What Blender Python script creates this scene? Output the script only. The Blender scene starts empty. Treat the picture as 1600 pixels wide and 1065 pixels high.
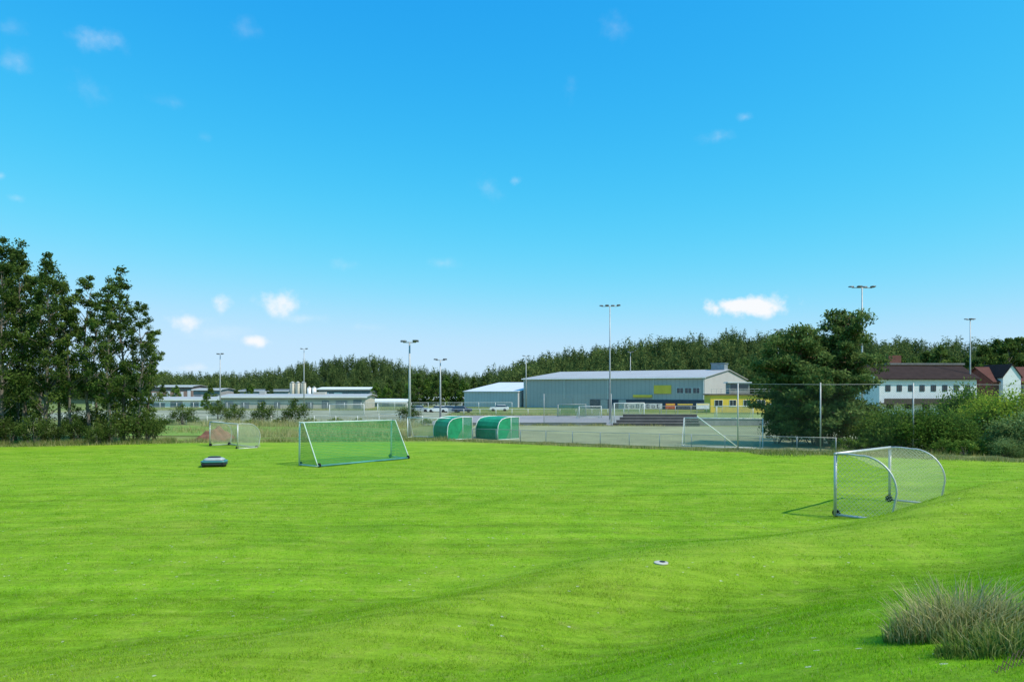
import bpy, math, random
import numpy as np
from mathutils import Vector, Matrix
rad=math.radians
R=np.random.RandomState(7); random.seed(5)
scene=bpy.context.scene
COL=scene.collection
CAM_Z=4.3
def gx(px,Y): return (px-800.0)/1100.0*Y      # bearing -> world X at a given distance

# ------------------------------------------------------------ terrain
def ss(x,a,b):
    t=np.clip((x-a)/(b-a),0,1); return t*t*(3-2*t)
RPX=np.array([740,765,800,850,950,1000,1050,1150,1250,1400,1600,1900]); RH=np.array([0,1,4,9,13,15,17,19,19,16,14,6.])
LPX=np.array([-400,0,245,370,420,480,540,600,640,700,765,830]); LH=np.array([5,6,6,5,7,14,17,16,11,7,3,0.])
def fence_s(x,y): return (x+6)*.5135+(y-66)*.858
def hgt(x,y):
    x=np.asarray(x,float); y=np.asarray(y,float)
    z=np.interp(y,[0,10,22,42,58,66],[.46,.38,.28,0,-.3,-.35])
    d=(x-2.8)*.56-(y-15.5)*.828
    w=0.5*np.sin(x*.21+1)+0.4*np.sin(x*.53)
    dd=d+w
    A=.60+.75*ss(x,5,17)
    z=z+A*ss(dd,-1.6,2.2)-.36*np.exp(-((dd-4.8)/1.8)**2)*ss(x,-4,3)+1.8*ss(dd,3.4,12.5)+.8*ss(x,14,26)*ss(dd,0,6)
    m=(1-ss(fence_s(x,y),-5,0))*(1-ss(y,52,60))
    und=.03*np.sin(x*.55+y*.31+.6)+.035*np.sin(x*.23-y*.47)+.014*np.sin(x*1.3+y*.9)+.010*np.sin(x*1.9-y*1.5+2)+.006*np.sin(x*3.1+y*2.3)
    z=z+und*m
    t=800+1100*x/np.maximum(y,60)
    z=z+ss(y,240,340)*np.interp(t,RPX,RH)+ss(y,380,480)*np.interp(t,LPX,LH)
    return z
def gz(x,y): return float(hgt(x,y))
def meet(px,py):   # where a line of sight meets the terrain
    Y=np.arange(3,70,.02); X=(px-800)/1100*Y; k=np.argmax(CAM_Z-(py-610)/1100*Y<=hgt(X,Y)); return float(X[k]),float(Y[k])

# ------------------------------------------------------------ materials
def newmat(name):
    m=bpy.data.materials.new(name); m.use_nodes=True
    nt=m.node_tree; nt.nodes.clear()
    return m,nt
def N(nt,t,**k):
    n=nt.nodes.new(t)
    for a,b in k.items(): setattr(n,a,b)
    return n
def out(nt,sh):
    o=N(nt,'ShaderNodeOutputMaterial'); nt.links.new(sh,o.inputs['Surface'])
def math_(nt,op,a,b=None,c=None):
    n=N(nt,'ShaderNodeMath',operation=op)
    for i,v in enumerate((a,b,c)):
        if v is None: continue
        if isinstance(v,(int,float)): n.inputs[i].default_value=v
        else: nt.links.new(v,n.inputs[i])
    return n.outputs[0]
def noise(nt,vec,scale,detail=4,rough=.6):
    n=N(nt,'ShaderNodeTexNoise'); n.inputs['Scale'].default_value=scale; n.inputs['Detail'].default_value=detail; n.inputs['Roughness'].default_value=rough
    if vec is not None: nt.links.new(vec,n.inputs['Vector'])
    return n.outputs['Fac']
def ramp(nt,fac,stops):
    n=N(nt,'ShaderNodeValToRGB'); cr=n.color_ramp
    while len(cr.elements)<len(stops): cr.elements.new(.5)
    for e,(p,c) in zip(cr.elements,stops): e.position=p; e.color=(*c,1)
    nt.links.new(fac,n.inputs[0]); return n.outputs[0]
def mixc(nt,fac,a,b,bt='MIX'):
    n=N(nt,'ShaderNodeMix',data_type='RGBA',blend_type=bt)
    for idx,v in ((0,fac),(6,a),(7,b)):
        if isinstance(v,(int,float)): n.inputs[idx].default_value=v
        elif isinstance(v,tuple): n.inputs[idx].default_value=(*v,1)
        else: nt.links.new(v,n.inputs[idx])
    return n.outputs[2]
def maprange(nt,v,a,b,c=0.,d=1.,smooth=False):
    n=N(nt,'ShaderNodeMapRange')
    if smooth: n.interpolation_type='SMOOTHSTEP'
    for i,x in ((1,a),(2,b),(3,c),(4,d)): n.inputs[i].default_value=x
    nt.links.new(v,n.inputs[0]); return n.outputs[0]
def pos(nt): return N(nt,'ShaderNodeNewGeometry').outputs['Position']
def surf(name,col,rough=.7,var=.25,scale=1.5,metal=0,bump=0,stripes=None,spec=.3,grime=0):
    m,nt=newmat(name)
    tc=N(nt,'ShaderNodeTexCoord').outputs['Object']
    f=noise(nt,tc,scale,6)
    lo=tuple(c*(1-var) for c in col); hi=tuple(min(1,c*(1+var)) for c in col)
    c=ramp(nt,f,[(.3,lo),(.7,hi)])
    if grime:
        f2=noise(nt,tc,scale*6,5); c=mixc(nt,math_(nt,'MULTIPLY',ramp(nt,f2,[(.5,(0,0,0)),(.75,(1,1,1))]),grime),c,(.05,.045,.03))
    p=N(nt,'ShaderNodeBsdfPrincipled'); p.inputs['Roughness'].default_value=rough; p.inputs['Metallic'].default_value=metal
    p.inputs['Specular IOR Level'].default_value=spec
    if stripes:
        ax,per,dep=stripes
        sx=N(nt,'ShaderNodeSeparateXYZ'); nt.links.new(tc,sx.inputs[0])
        w=math_(nt,'FRACT',math_(nt,'MULTIPLY',sx.outputs[ax],1/per))
        k=math_(nt,'GREATER_THAN',w,.8)
        c=mixc(nt,math_(nt,'MULTIPLY',k,dep),c,tuple(x*.45 for x in col))
    nt.links.new(c,p.inputs['Base Color'])
    if bump:
        b=N(nt,'ShaderNodeBump'); b.inputs['Strength'].default_value=bump; b.inputs['Distance'].default_value=.05
        nt.links.new(noise(nt,tc,scale*8,6),b.inputs['Height']); nt.links.new(b.outputs[0],p.inputs['Normal'])
    out(nt,p.outputs[0]); return m
def grass_col(nt):
    P=pos(nt)
    a=noise(nt,P,.11,7,.7); b=noise(nt,P,.7,8,.75); c=noise(nt,P,11,4,.7); e=noise(nt,P,3.3,5,.7)
    col=ramp(nt,a,[(.34,(.145,.305,.010)),(.5,(.215,.365,.014)),(.64,(.30,.41,.03))])
    col2=ramp(nt,b,[(.30,(.11,.25,.008)),(.5,(.21,.36,.016)),(.70,(.34,.42,.05))])
    col=mixc(nt,.55,col,col2)
    col=mixc(nt,maprange(nt,e,.56,.72,0,.45),col,(.38,.36,.11))
    sx=N(nt,'ShaderNodeSeparateXYZ'); nt.links.new(P,sx.inputs[0])
    mp=N(nt,'ShaderNodeMapping'); mp.inputs['Rotation'].default_value=(0,0,rad(-34)); mp.inputs['Scale'].default_value=(.10,2.6,1); nt.links.new(P,mp.inputs['Vector'])
    s=noise(nt,mp.outputs[0],1.3,6,.7)
    mp2=N(nt,'ShaderNodeMapping'); mp2.inputs['Rotation'].default_value=(0,0,rad(20)); mp2.inputs['Scale'].default_value=(.08,1.6,1); nt.links.new(P,mp2.inputs['Vector'])
    s2=noise(nt,mp2.outputs[0],1.0,6,.7)
    k=math_(nt,'ADD',math_(nt,'MULTIPLY',math_(nt,'ADD',s,s2),.9),.1)
    v=math_(nt,'MULTIPLY',k,math_(nt,'ADD',math_(nt,'MULTIPLY',c,1.0),.5))
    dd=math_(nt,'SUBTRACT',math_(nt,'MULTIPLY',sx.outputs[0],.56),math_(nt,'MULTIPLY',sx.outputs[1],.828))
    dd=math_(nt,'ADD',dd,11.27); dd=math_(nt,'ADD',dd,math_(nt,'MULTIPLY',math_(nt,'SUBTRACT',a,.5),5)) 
    bank=maprange(nt,dd,3.5,6.5,0,.6,True)
    col=mixc(nt,bank,col,(.165,.36,.008))
    n=N(nt,'ShaderNodeVectorMath',operation='SCALE'); nt.links.new(col,n.inputs[0]); nt.links.new(v,n.inputs['Scale'])
    col=n.outputs[0]
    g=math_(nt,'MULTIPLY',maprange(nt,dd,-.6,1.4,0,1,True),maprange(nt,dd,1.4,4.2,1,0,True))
    col=mixc(nt,math_(nt,'MULTIPLY',g,maprange(nt,s,.3,.65,.05,.65)),col,(.34,.445,.04))  # lit bank crest painted into the grass colour, tinted like drier grass
    return col,P,sx
def ground_mat():
    m,nt=newmat('ground_grass')
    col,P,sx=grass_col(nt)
    vo=N(nt,'ShaderNodeTexVoronoi'); vo.inputs['Scale'].default_value=3.2; nt.links.new(P,vo.inputs['Vector'])
    cl=math_(nt,'MULTIPLY',math_(nt,'LESS_THAN',vo.outputs['Distance'],.09),math_(nt,'GREATER_THAN',noise(nt,P,.25,3),.5))
    col=mixc(nt,math_(nt,'MULTIPLY',cl,.7),col,(.6,.62,.45))
    far=ramp(nt,noise(nt,P,.06,6,.7),[(.35,(.10,.15,.03)),(.5,(.19,.23,.06)),(.68,(.34,.30,.14))])
    fs=math_(nt,'ADD',math_(nt,'MULTIPLY',sx.outputs[0],.5135),math_(nt,'MULTIPLY',sx.outputs[1],.858))
    k=maprange(nt,math_(nt,'ADD',fs,math_(nt,'MULTIPLY',noise(nt,P,.5,3),2)),54.5,57)
    k2=maprange(nt,sx.outputs[1],61,70)
    col=mixc(nt,math_(nt,'MAXIMUM',k,k2),col,far)
    col=mixc(nt,maprange(nt,sx.outputs[1],230,260),col,(.025,.042,.013))
    p=N(nt,'ShaderNodeBsdfPrincipled'); p.inputs['Roughness'].default_value=.9; p.inputs['Specular IOR Level'].default_value=.1
    nt.links.new(col,p.inputs['Base Color'])
    b=N(nt,'ShaderNodeBump'); b.inputs['Strength'].default_value=.8; b.inputs['Distance'].default_value=.05
    nt.links.new(noise(nt,P,9,6,.8),b.inputs['Height']); nt.links.new(b.outputs[0],p.inputs['Normal'])
    out(nt,p.outputs[0]); return m
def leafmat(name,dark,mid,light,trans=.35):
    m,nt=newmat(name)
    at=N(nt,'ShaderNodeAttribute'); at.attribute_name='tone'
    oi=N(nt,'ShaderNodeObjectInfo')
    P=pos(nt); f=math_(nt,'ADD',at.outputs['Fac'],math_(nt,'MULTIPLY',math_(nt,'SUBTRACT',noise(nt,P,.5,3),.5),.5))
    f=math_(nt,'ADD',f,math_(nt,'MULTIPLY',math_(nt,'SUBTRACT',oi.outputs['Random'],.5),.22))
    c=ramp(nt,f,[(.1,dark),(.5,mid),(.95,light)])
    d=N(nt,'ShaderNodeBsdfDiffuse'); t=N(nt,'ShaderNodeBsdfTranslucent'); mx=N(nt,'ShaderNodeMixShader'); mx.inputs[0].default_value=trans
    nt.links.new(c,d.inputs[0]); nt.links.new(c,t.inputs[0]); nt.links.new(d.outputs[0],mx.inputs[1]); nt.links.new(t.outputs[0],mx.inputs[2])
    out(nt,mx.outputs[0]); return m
def lawnblade_mat():
    m,nt=newmat('lawn_blades')
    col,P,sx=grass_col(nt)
    at=N(nt,'ShaderNodeAttribute'); at.attribute_name='tone'
    n=N(nt,'ShaderNodeVectorMath',operation='SCALE'); nt.links.new(col,n.inputs[0]); nt.links.new(math_(nt,'ADD',math_(nt,'MULTIPLY',at.outputs['Fac'],1.1),.72),n.inputs['Scale'])
    col=mixc(nt,math_(nt,'GREATER_THAN',at.outputs['Fac'],.95),n.outputs[0],(.50,.46,.19))
    d=N(nt,'ShaderNodeBsdfDiffuse'); t=N(nt,'ShaderNodeBsdfTranslucent'); mx=N(nt,'ShaderNodeMixShader'); mx.inputs[0].default_value=.45
    nt.links.new(col,d.inputs[0]); nt.links.new(col,t.inputs[0]); nt.links.new(d.outputs[0],mx.inputs[1]); nt.links.new(t.outputs[0],mx.inputs[2])
    out(nt,mx.outputs[0]); return m
def netmat(name,col,s,w,diag=False,rough=.6):
    m,nt=newmat(name)
    uv=N(nt,'ShaderNodeUVMap').outputs[0]; sx=N(nt,'ShaderNodeSeparateXYZ'); nt.links.new(uv,sx.inputs[0])
    u,v=sx.outputs[0],sx.outputs[1]
    if diag:
        a=math_(nt,'ADD',u,v); b=math_(nt,'SUBTRACT',u,v); s2=s*1.414
    else: a,b,s2=u,v,s
    def line(x):
        f=math_(nt,'FRACT',math_(nt,'ADD',math_(nt,'DIVIDE',x,s2),100)); return math_(nt,'LESS_THAN',f,w/s)
    k=math_(nt,'MAXIMUM',line(a),line(b))
    d=N(nt,'ShaderNodeBsdfDiffuse'); d.inputs[0].default_value=(*col,1)
    t2=N(nt,'ShaderNodeBsdfTranslucent'); t2.inputs[0].default_value=(*col,1)
    mm=N(nt,'ShaderNodeMixShader'); mm.inputs[0].default_value=.4; nt.links.new(d.outputs[0],mm.inputs[1]); nt.links.new(t2.outputs[0],mm.inputs[2])
    tr=N(nt,'ShaderNodeBsdfTransparent'); mx=N(nt,'ShaderNodeMixShader')
    nt.links.new(k,mx.inputs[0]); nt.links.new(tr.outputs[0],mx.inputs[1]); nt.links.new(mm.outputs[0],mx.inputs[2])
    out(nt,mx.outputs[0]); return m
M={}
M['alu']=surf('aluminium',(.56,.55,.52),.45,.12,4,metal=.35,grime=.35)
M['whitetube']=surf('white_tube',(.72,.73,.70),.45,.12,3,grime=.3)
M['mint']=surf('pale_green_white_tube',(.56,.66,.58),.5,.12,3,grime=.3)
M['galv']=surf('galvanised_steel',(.42,.42,.41),.5,.15,3,metal=.3)
M['black']=surf('black_rubber',(.015,.015,.017),.6,.2,6)
M['glass']=surf('window_glass',(.03,.04,.055),.08,.2,.7,spec=.8)
M['bark']=surf('bark',(.17,.145,.115),.9,.35,3,bump=.6)
M['pinebark']=surf('pine_bark',(.24,.13,.075),.9,.35,3,bump=.6)
M['netw']=netmat('white_net',(.68,.66,.46),.10,.0105,True)
M['netg']=netmat('green_net',(.06,.36,.13),.10,.020,False)
M['netpg']=netmat('faded_green_net',(.22,.36,.26),.10,.011,True)
M['nety']=netmat('pale_net',(.6,.6,.42),.10,.018,True)
M['chain']=netmat('chain_link',(.30,.33,.28),.06,.005,True)
M['ballnet']=netmat('ball_stop_net',(.12,.17,.12),.12,.0045,True)
M['tarp']=surf('green_tarpaulin',(.02,.27,.12),.5,.25,2,bump=.3)
M['tarps']=netmat('green_mesh_panel',(.06,.38,.2),.05,.026,False)
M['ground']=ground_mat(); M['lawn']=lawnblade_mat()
M['leafA']=leafmat('leaf_alder',(.04,.068,.016),(.10,.155,.034),(.21,.27,.06),.4)
M['leafS']=leafmat('leaf_shade_shrub',(.04,.07,.017),(.10,.15,.032),(.20,.26,.06),.38)
M['leafB']=leafmat('leaf_shrub',(.05,.10,.018),(.13,.22,.036),(.25,.34,.065),.38)
M['leafY']=leafmat('leaf_yellow_green',(.13,.20,.02),(.32,.43,.042),(.52,.58,.085),.4)
M['leafG']=leafmat('leaf_grey_green',(.08,.12,.04),(.20,.28,.09),(.36,.44,.17))
M['pine']=leafmat('pine_needles',(.045,.072,.022),(.11,.165,.046),(.22,.28,.08),.32)
M['forest']=leafmat('woodland',(.03,.052,.018),(.066,.105,.032),(.155,.195,.055),.28)
M['dry']=leafmat('dry_grass',(.11,.18,.03),(.32,.33,.10),(.62,.53,.28),.35)

# ------------------------------------------------------------ mesh helpers
class B:
    def __init__(s): s.v=[];s.f=[];s.m=[];s.cur=0
    def face(s,pts):
        i=len(s.v); s.v+= [tuple(p) for p in pts]; s.f.append(tuple(range(i,i+len(pts)))); s.m.append(s.cur); return s
    def box(s,x0,x1,y0,y1,z0,z1):
        i=len(s.v); s.v+=[(x0,y0,z0),(x1,y0,z0),(x1,y1,z0),(x0,y1,z0),(x0,y0,z1),(x1,y0,z1),(x1,y1,z1),(x0,y1,z1)]
        for q in ((3,2,1,0),(4,5,6,7),(0,1,5,4),(1,2,6,5),(2,3,7,6),(3,0,4,7)): s.f.append(tuple(i+k for k in q)); s.m.append(s.cur)
        return s
    def tube(s,pts,r,n=8,cap=True):
        P=[Vector(p) for p in pts]; rs=[r]*len(P) if isinstance(r,(int,float)) else r
        base=len(s.v); up=None
        for i,p in enumerate(P):
            d=(P[min(i+1,len(P)-1)]-P[max(i-1,0)]).normalized()
            if up is None: up=Vector((0,0,1)) if abs(d.z)<.9 else Vector((1,0,0))
            a=d.cross(up); 
            if a.length<1e-4: a=d.cross(Vector((0,1,0.1)))
            a.normalize(); b=a.cross(d).normalized(); up=b
            for k in range(n):
                t=2*math.pi*k/n; s.v.append(tuple(p+(a*math.cos(t)+b*math.sin(t))*rs[i]))
        for i in range(len(P)-1):
            for k in range(n):
                s.f.append((base+i*n+k,base+i*n+(k+1)%n,base+(i+1)*n+(k+1)%n,base+(i+1)*n+k)); s.m.append(s.cur)
        if cap:
            s.f.append(tuple(base+k for k in range(n))[::-1]); s.m.append(s.cur)
            s.f.append(tuple(base+(len(P)-1)*n+k for k in range(n))); s.m.append(s.cur)
        return s
    def loft(s,secs,n=28,e=4.):
        base=len(s.v)
        for z,hx,hy,cx,cy in secs:
            for k in range(n):
                t=2*math.pi*k/n; c,q=math.cos(t),math.sin(t)
                s.v.append((cx+hx*math.copysign(abs(c)**(2/e),c),cy+hy*math.copysign(abs(q)**(2/e),q),z))
        for i in range(len(secs)-1):
            for k in range(n):
                s.f.append((base+i*n+k,base+i*n+(k+1)%n,base+(i+1)*n+(k+1)%n,base+(i+1)*n+k)); s.m.append(s.cur)
        s.f.append(tuple(base+k for k in range(n))[::-1]); s.m.append(s.cur)
        s.f.append(tuple(base+(len(secs)-1)*n+k for k in range(n))); s.m.append(s.cur)
        return s
    def wheel(s,c,r,w,axis='x',n=20):
        cx,cy,cz=c
        a=(cx-w/2,cy,cz) if axis=='x' else (cx,cy-w/2,cz); b=(cx+w/2,cy,cz) if axis=='x' else (cx,cy+w/2,cz)
        return s.tube([a,b],r,n)
    def mesh(s,name,mats,smooth=False):
        me=bpy.data.meshes.new(name); me.from_pydata(s.v,[],s.f)
        for m in mats: me.materials.append(m)
        me.polygons.foreach_set('material_index',s.m)
        if smooth: me.polygons.foreach_set('use_smooth',[True]*len(s.f))
        me.update(); return me
def thing(name,label,cat,loc=(0,0,0),rz=0,group=None,data=None):
    o=bpy.data.objects.new(name,data); COL.objects.link(o); o.location=loc; o.rotation_euler=(0,0,rz)
    o['label']=label; o['category']=cat
    if group: o['group']=group
    return o
def part(par,name,b,mats,smooth=False,label=None):
    me=b.mesh(name,mats if isinstance(mats,list) else [mats],smooth) if isinstance(b,B) else b
    o=bpy.data.objects.new(name,me); COL.objects.link(o); o.parent=par
    if label: o['label']=label
    return o
def structure(name,me):
    o=bpy.data.objects.new(name,me); COL.objects.link(o); o['kind']='structure'; return o
def mesh_np(name,V,k,mat,tone=None):
    n=len(V); me=bpy.data.meshes.new(name)
    me.vertices.add(n); me.vertices.foreach_set('co',np.ascontiguousarray(V,dtype=np.float32).ravel())
    me.loops.add(n); me.loops.foreach_set('vertex_index',np.arange(n,dtype=np.int32))
    me.polygons.add(n//k); me.polygons.foreach_set('loop_start',np.arange(0,n,k,dtype=np.int32)); me.polygons.foreach_set('loop_total',np.full(n//k,k,dtype=np.int32))
    me.materials.append(mat); me.update(calc_edges=True)
    if tone is not None:
        a=me.attributes.new('tone','FLOAT','POINT'); a.data.foreach_set('value',np.ascontiguousarray(tone,dtype=np.float32))
    return me
def net_mesh(name,grids,mat):
    me=bpy.data.meshes.new(name); v=[];f=[];uv=[]
    for G in grids:
        G=np.asarray(G,float); a,b=G.shape[:2]; i0=len(v)
        du=np.linalg.norm(np.diff(G,axis=0),axis=2).max(axis=1); dv=np.linalg.norm(np.diff(G,axis=1),axis=2).max(axis=0)
        cu=np.concatenate([[0],np.cumsum(du)]); cv=np.concatenate([[0],np.cumsum(dv)])
        v+=[tuple(p) for p in G.reshape(-1,3)]
        for i in range(a-1):
            for j in range(b-1):
                f.append((i0+i*b+j,i0+(i+1)*b+j,i0+(i+1)*b+j+1,i0+i*b+j+1))
                uv+=[(cu[i],cv[j]),(cu[i+1],cv[j]),(cu[i+1],cv[j+1]),(cu[i],cv[j+1])]
    me.from_pydata(v,[],f); me.materials.append(mat)
    l=me.uv_layers.new(name='UVMap'); l.data.foreach_set('uv',np.array(uv).ravel()); me.update(); return me

# ------------------------------------------------------------ ground sheet
def axis(segs):
    a=[]
    for s,e,st in segs: a+=list(np.arange(s,e,st))
    return np.array(a+[segs[-1][1]])
ys=axis([(-40,2,2),(2,32,.3),(32,70,.8),(70,240,6),(240,500,10),(500,1000,50),(1000,5000,400)])
xp=axis([(0,22,.35),(22,60,1),(60,400,8),(400,1000,50),(1000,5000,400)]); xs=np.concatenate([-xp[:0:-1],xp])
XX,YY=np.meshgrid(xs,ys); ZZ=hgt(XX,YY); nx,ny=len(xs),len(ys)
me=bpy.data.meshes.new('ground'); idx=np.arange(nx*ny).reshape(ny,nx)
F=np.stack([idx[:-1,:-1],idx[:-1,1:],idx[1:,1:],idx[1:,:-1]],-1).reshape(-1,4)
me.vertices.add(nx*ny); me.vertices.foreach_set('co',np.stack([XX,YY,ZZ],-1).astype(np.float32).ravel())
me.loops.add(F.size); me.loops.foreach_set('vertex_index',F.astype(np.int32).ravel())
me.polygons.add(len(F)); me.polygons.foreach_set('loop_start',np.arange(0,F.size,4,dtype=np.int32)); me.polygons.foreach_set('loop_total',np.full(len(F),4,dtype=np.int32))
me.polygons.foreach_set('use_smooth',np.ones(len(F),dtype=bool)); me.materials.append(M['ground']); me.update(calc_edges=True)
structure('ground',me)
def patch(name,c,mat,off=.05,n=40):
    c=np.array(c,float); b=B()
    for i in range(n+1):
        for j in range(n+1):
            u,v=i/n,j/n; p=(c[0]*(1-u)+c[1]*u)*(1-v)+(c[3]*(1-u)+c[2]*u)*v
            b.v.append((p[0],p[1],gz(p[0],p[1])+off))
    for i in range(n):
        for j in range(n):
            b.f.append((i*(n+1)+j,(i+1)*(n+1)+j,(i+1)*(n+1)+j+1,i*(n+1)+j+1)); b.m.append(0)
    return structure(name,b.mesh(name,[mat]))
patch('gravel_pitch',[(-4.5,67),(26,49.3),(62,88),(-5,93)],surf('gravel_pitch',(.29,.29,.15),.95,.22,.15,bump=.3,grime=.2))
patch('asphalt_yard',[(-12,93.5),(17,93.3),(21,130),(-12,130)],surf('asphalt_yard',(.30,.275,.27),.9,.12,.2,bump=.2))
patch('turf_pitch',[(19,93.9),(62,92.2),(62,138),(23,138)],surf('worn_turf',(.24,.29,.09),.95,.2,.2))
patch('gravel_yard',[(-85,112),(-12.4,98),(-12.4,165),(-100,165)],surf('gravel_yard',(.29,.29,.19),.95,.35,.12,grime=.3))
patch('lower_lawn',[(-40,72),(-18,72),(-22,92),(-48,92)],surf('lower_lawn',(.18,.29,.04),.95,.35,.3,grime=.2))

# ------------------------------------------------------------ blades
def blades(name,x,y,h,w,tone,mat,lean=.5,zoff=0):
    n=len(x); z=hgt(x,y)+zoff; a=R.rand(n)*2*np.pi; l=R.rand(n)*lean; la=R.rand(n)*2*np.pi
    dx,dy=np.cos(a)*w/2,np.sin(a)*w/2
    p0=np.stack([x-dx,y-dy,z-.01],-1); p1=np.stack([x+dx,y+dy,z-.01],-1)
    p2=np.stack([x+np.cos(la)*l*h,y+np.sin(la)*l*h,z+h],-1)
    V=np.stack([p0,p1,p2],1).reshape(-1,3)
    return mesh_np(name,V,3,mat,np.repeat(tone,3))
def scatter(n,y0,y1):
    u=R.rand(n); y=np.sqrt(y0**2+(y1**2-y0**2)*u)
    x=(R.rand(n)*2-1)*.78*y; return x,y
xs_,ys_,hs_,ws_=[],[],[],[]
for n,y0,y1,h,w in ((90000,3.2,7.5,.028,.006),(330000,7,14,.030,.008),(280000,14,28,.034,.012),(150000,28,52,.038,.022)):
    x,y=scatter(n,y0,y1); cl=.75+.5*np.sin(x*5.1+3*np.sin(y*3.3))*np.sin(y*4.7+2*np.sin(x*2.1)); xs_.append(x);ys_.append(y);hs_.append(h*(.35+R.rand(n))*cl);ws_.append(w*(.6+.8*R.rand(n)))
x=np.concatenate(xs_);y=np.concatenate(ys_);h=np.concatenate(hs_);w=np.concatenate(ws_)
k=fence_s(x,y)<-1.2; x,y,h,w=x[k],y[k],h[k],w[k]
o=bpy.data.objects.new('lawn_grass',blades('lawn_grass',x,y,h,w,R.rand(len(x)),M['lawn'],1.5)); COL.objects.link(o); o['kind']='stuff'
def strip(p,q,n,wid):
    t=R.rand(n); px=p[0]+(q[0]-p[0])*t; py=p[1]+(q[1]-p[1])*t; d=np.array([q[0]-p[0],q[1]-p[1]]); d=d/np.linalg.norm(d)
    s=R.randn(n)*wid; return px-d[1]*s,py+d[0]*s
X=[];Y=[];H=[];T=[]
for p,q,n,wid,hh,tb in (((-6,65.6),(24,47.7),26000,.45,.26,.55),((24,47.7),(40,38.5),26000,.7,.22,.5),((-46,56.5),(-30,63),14000,.8,.5,.35),((-30,63),(-6,66),12000,.7,.4,.45),
     ((-30,74),(-10,73),9000,2.0,.7,.65),((-40,92),(-12,90),9000,1.6,1.1,.65),((-12,92.5),(20,92.5),6000,.5,.4,.55),((17,49.5),(44,50.5),12000,1.3,.38,.35),((-12,131),(22,131),5000,.8,.6,.6),((-100,167),(-12,167),6000,1.2,.8,.5),((30,52),(44,46),9000,1.6,.45,.3),((-90,106),(-14,100),9000,2.5,.7,.5),((-60,82),(-20,80),9000,3,.6,.5)):
    a,b=strip(p,q,n,wid); cl=.5+.5*np.sin(a*1.7+3*np.sin(b*.9)+tb*9); X.append(a);Y.append(b);H.append(hh*(.35+R.rand(n)*.9)*(.35+.75*cl));T.append(np.clip(tb+R.randn(n)*.25,0,1))
x=np.concatenate(X);y=np.concatenate(Y);h=np.concatenate(H);t=np.concatenate(T)
o=bpy.data.objects.new('verge_grass',blades('verge_grass',x,y,h,.035+0*h,t,M['dry'],.7)); COL.objects.link(o); o['kind']='stuff'
def tuft(cx,cy,r,n,hh,tm,name,label,wd=.003):
    V=[];T=[]
    for i in range(n):
        a=random.random()*6.28; rn=random.random()**.6; x=cx+math.cos(a)*rn*r*1.35; y=cy+math.sin(a)*rn*r*.9
        low=random.random()<.35
        h=hh*(.25+.8*random.random()**1.3)*math.sqrt(max(.04,1-.9*rn*rn)); ta=random.gauss(tm,.22)
        if low: h*=.5; ta=random.gauss(.1,.15)
        z=gz(x,y); la=a+random.gauss(0,.9); l=h*(.15+.7*rn*random.random()+.3*random.random()); w=wd*(1+random.random()); wa=random.random()*6.28
        dx,dy=math.cos(wa)*w,math.sin(wa)*w
        m=(x+math.cos(la)*l*.3,y+math.sin(la)*l*.3,z+h*.65); e=(x+math.cos(la)*l,y+math.sin(la)*l,z+h)
        V+=[(x-dx,y-dy,z-.02),(x+dx,y+dy,z-.02),(m[0]+dx*.7,m[1]+dy*.7,m[2]),(m[0]-dx*.7,m[1]-dy*.7,m[2])]
        V+=[(m[0]-dx*.7,m[1]-dy*.7,m[2]),(m[0]+dx*.7,m[1]+dy*.7,m[2]),(e[0]+dx*.2,e[1]+dy*.2,e[2]),(e[0]-dx*.2,e[1]-dy*.2,e[2])]
        T+=[ta-.5]*2+[ta]*6
    V=np.array(V); V[:,0]-=cx;V[:,1]-=cy;V[:,2]-=gz(cx,cy)
    return thing(name,label,'grass tuft',(cx,cy,gz(cx,cy)),data=mesh_np(name,V,4,M['dry'],np.array(T)))
a,b=meet(1500,990); tuft(a,b,.46,3200,.50,.68,'tall_grass_tuft','rounded clump of tall dry straw coloured grass on bank')
a,b=meet(1570,1018); tuft(a,b,.36,1500,.26,.35,'tall_grass_tuft','low green rough grass clump on the mown bank')

# ------------------------------------------------------------ trees
def leafquads(C,RAD,n,size,flat=1.,tb=.5,elong=1.):
    K=len(C); tot=K*n; ci=np.repeat(np.arange(K),n)
    d=R.randn(tot,3); d/=np.linalg.norm(d,axis=1)[:,None]; rr=(R.rand(tot)**.5*(1+.35*R.randn(tot)*.6))[:,None]
    p=C[ci]+d*rr*RAD[ci]
    a=R.randn(tot,3); a[:,2]*=flat; a/=np.linalg.norm(a,axis=1)[:,None]
    b=np.cross(a,R.randn(tot,3)); b/=np.linalg.norm(b,axis=1)[:,None]
    s=(size*(.55+.9*R.rand(tot)))[:,None]
    V=np.stack([p-a*s*elong*.5,p+b*s*.3,p+a*s*elong*.5,p-b*s*.3],1).reshape(-1,3)
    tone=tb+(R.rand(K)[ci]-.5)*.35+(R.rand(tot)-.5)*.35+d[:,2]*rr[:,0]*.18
    return V,np.repeat(tone,4)
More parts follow.
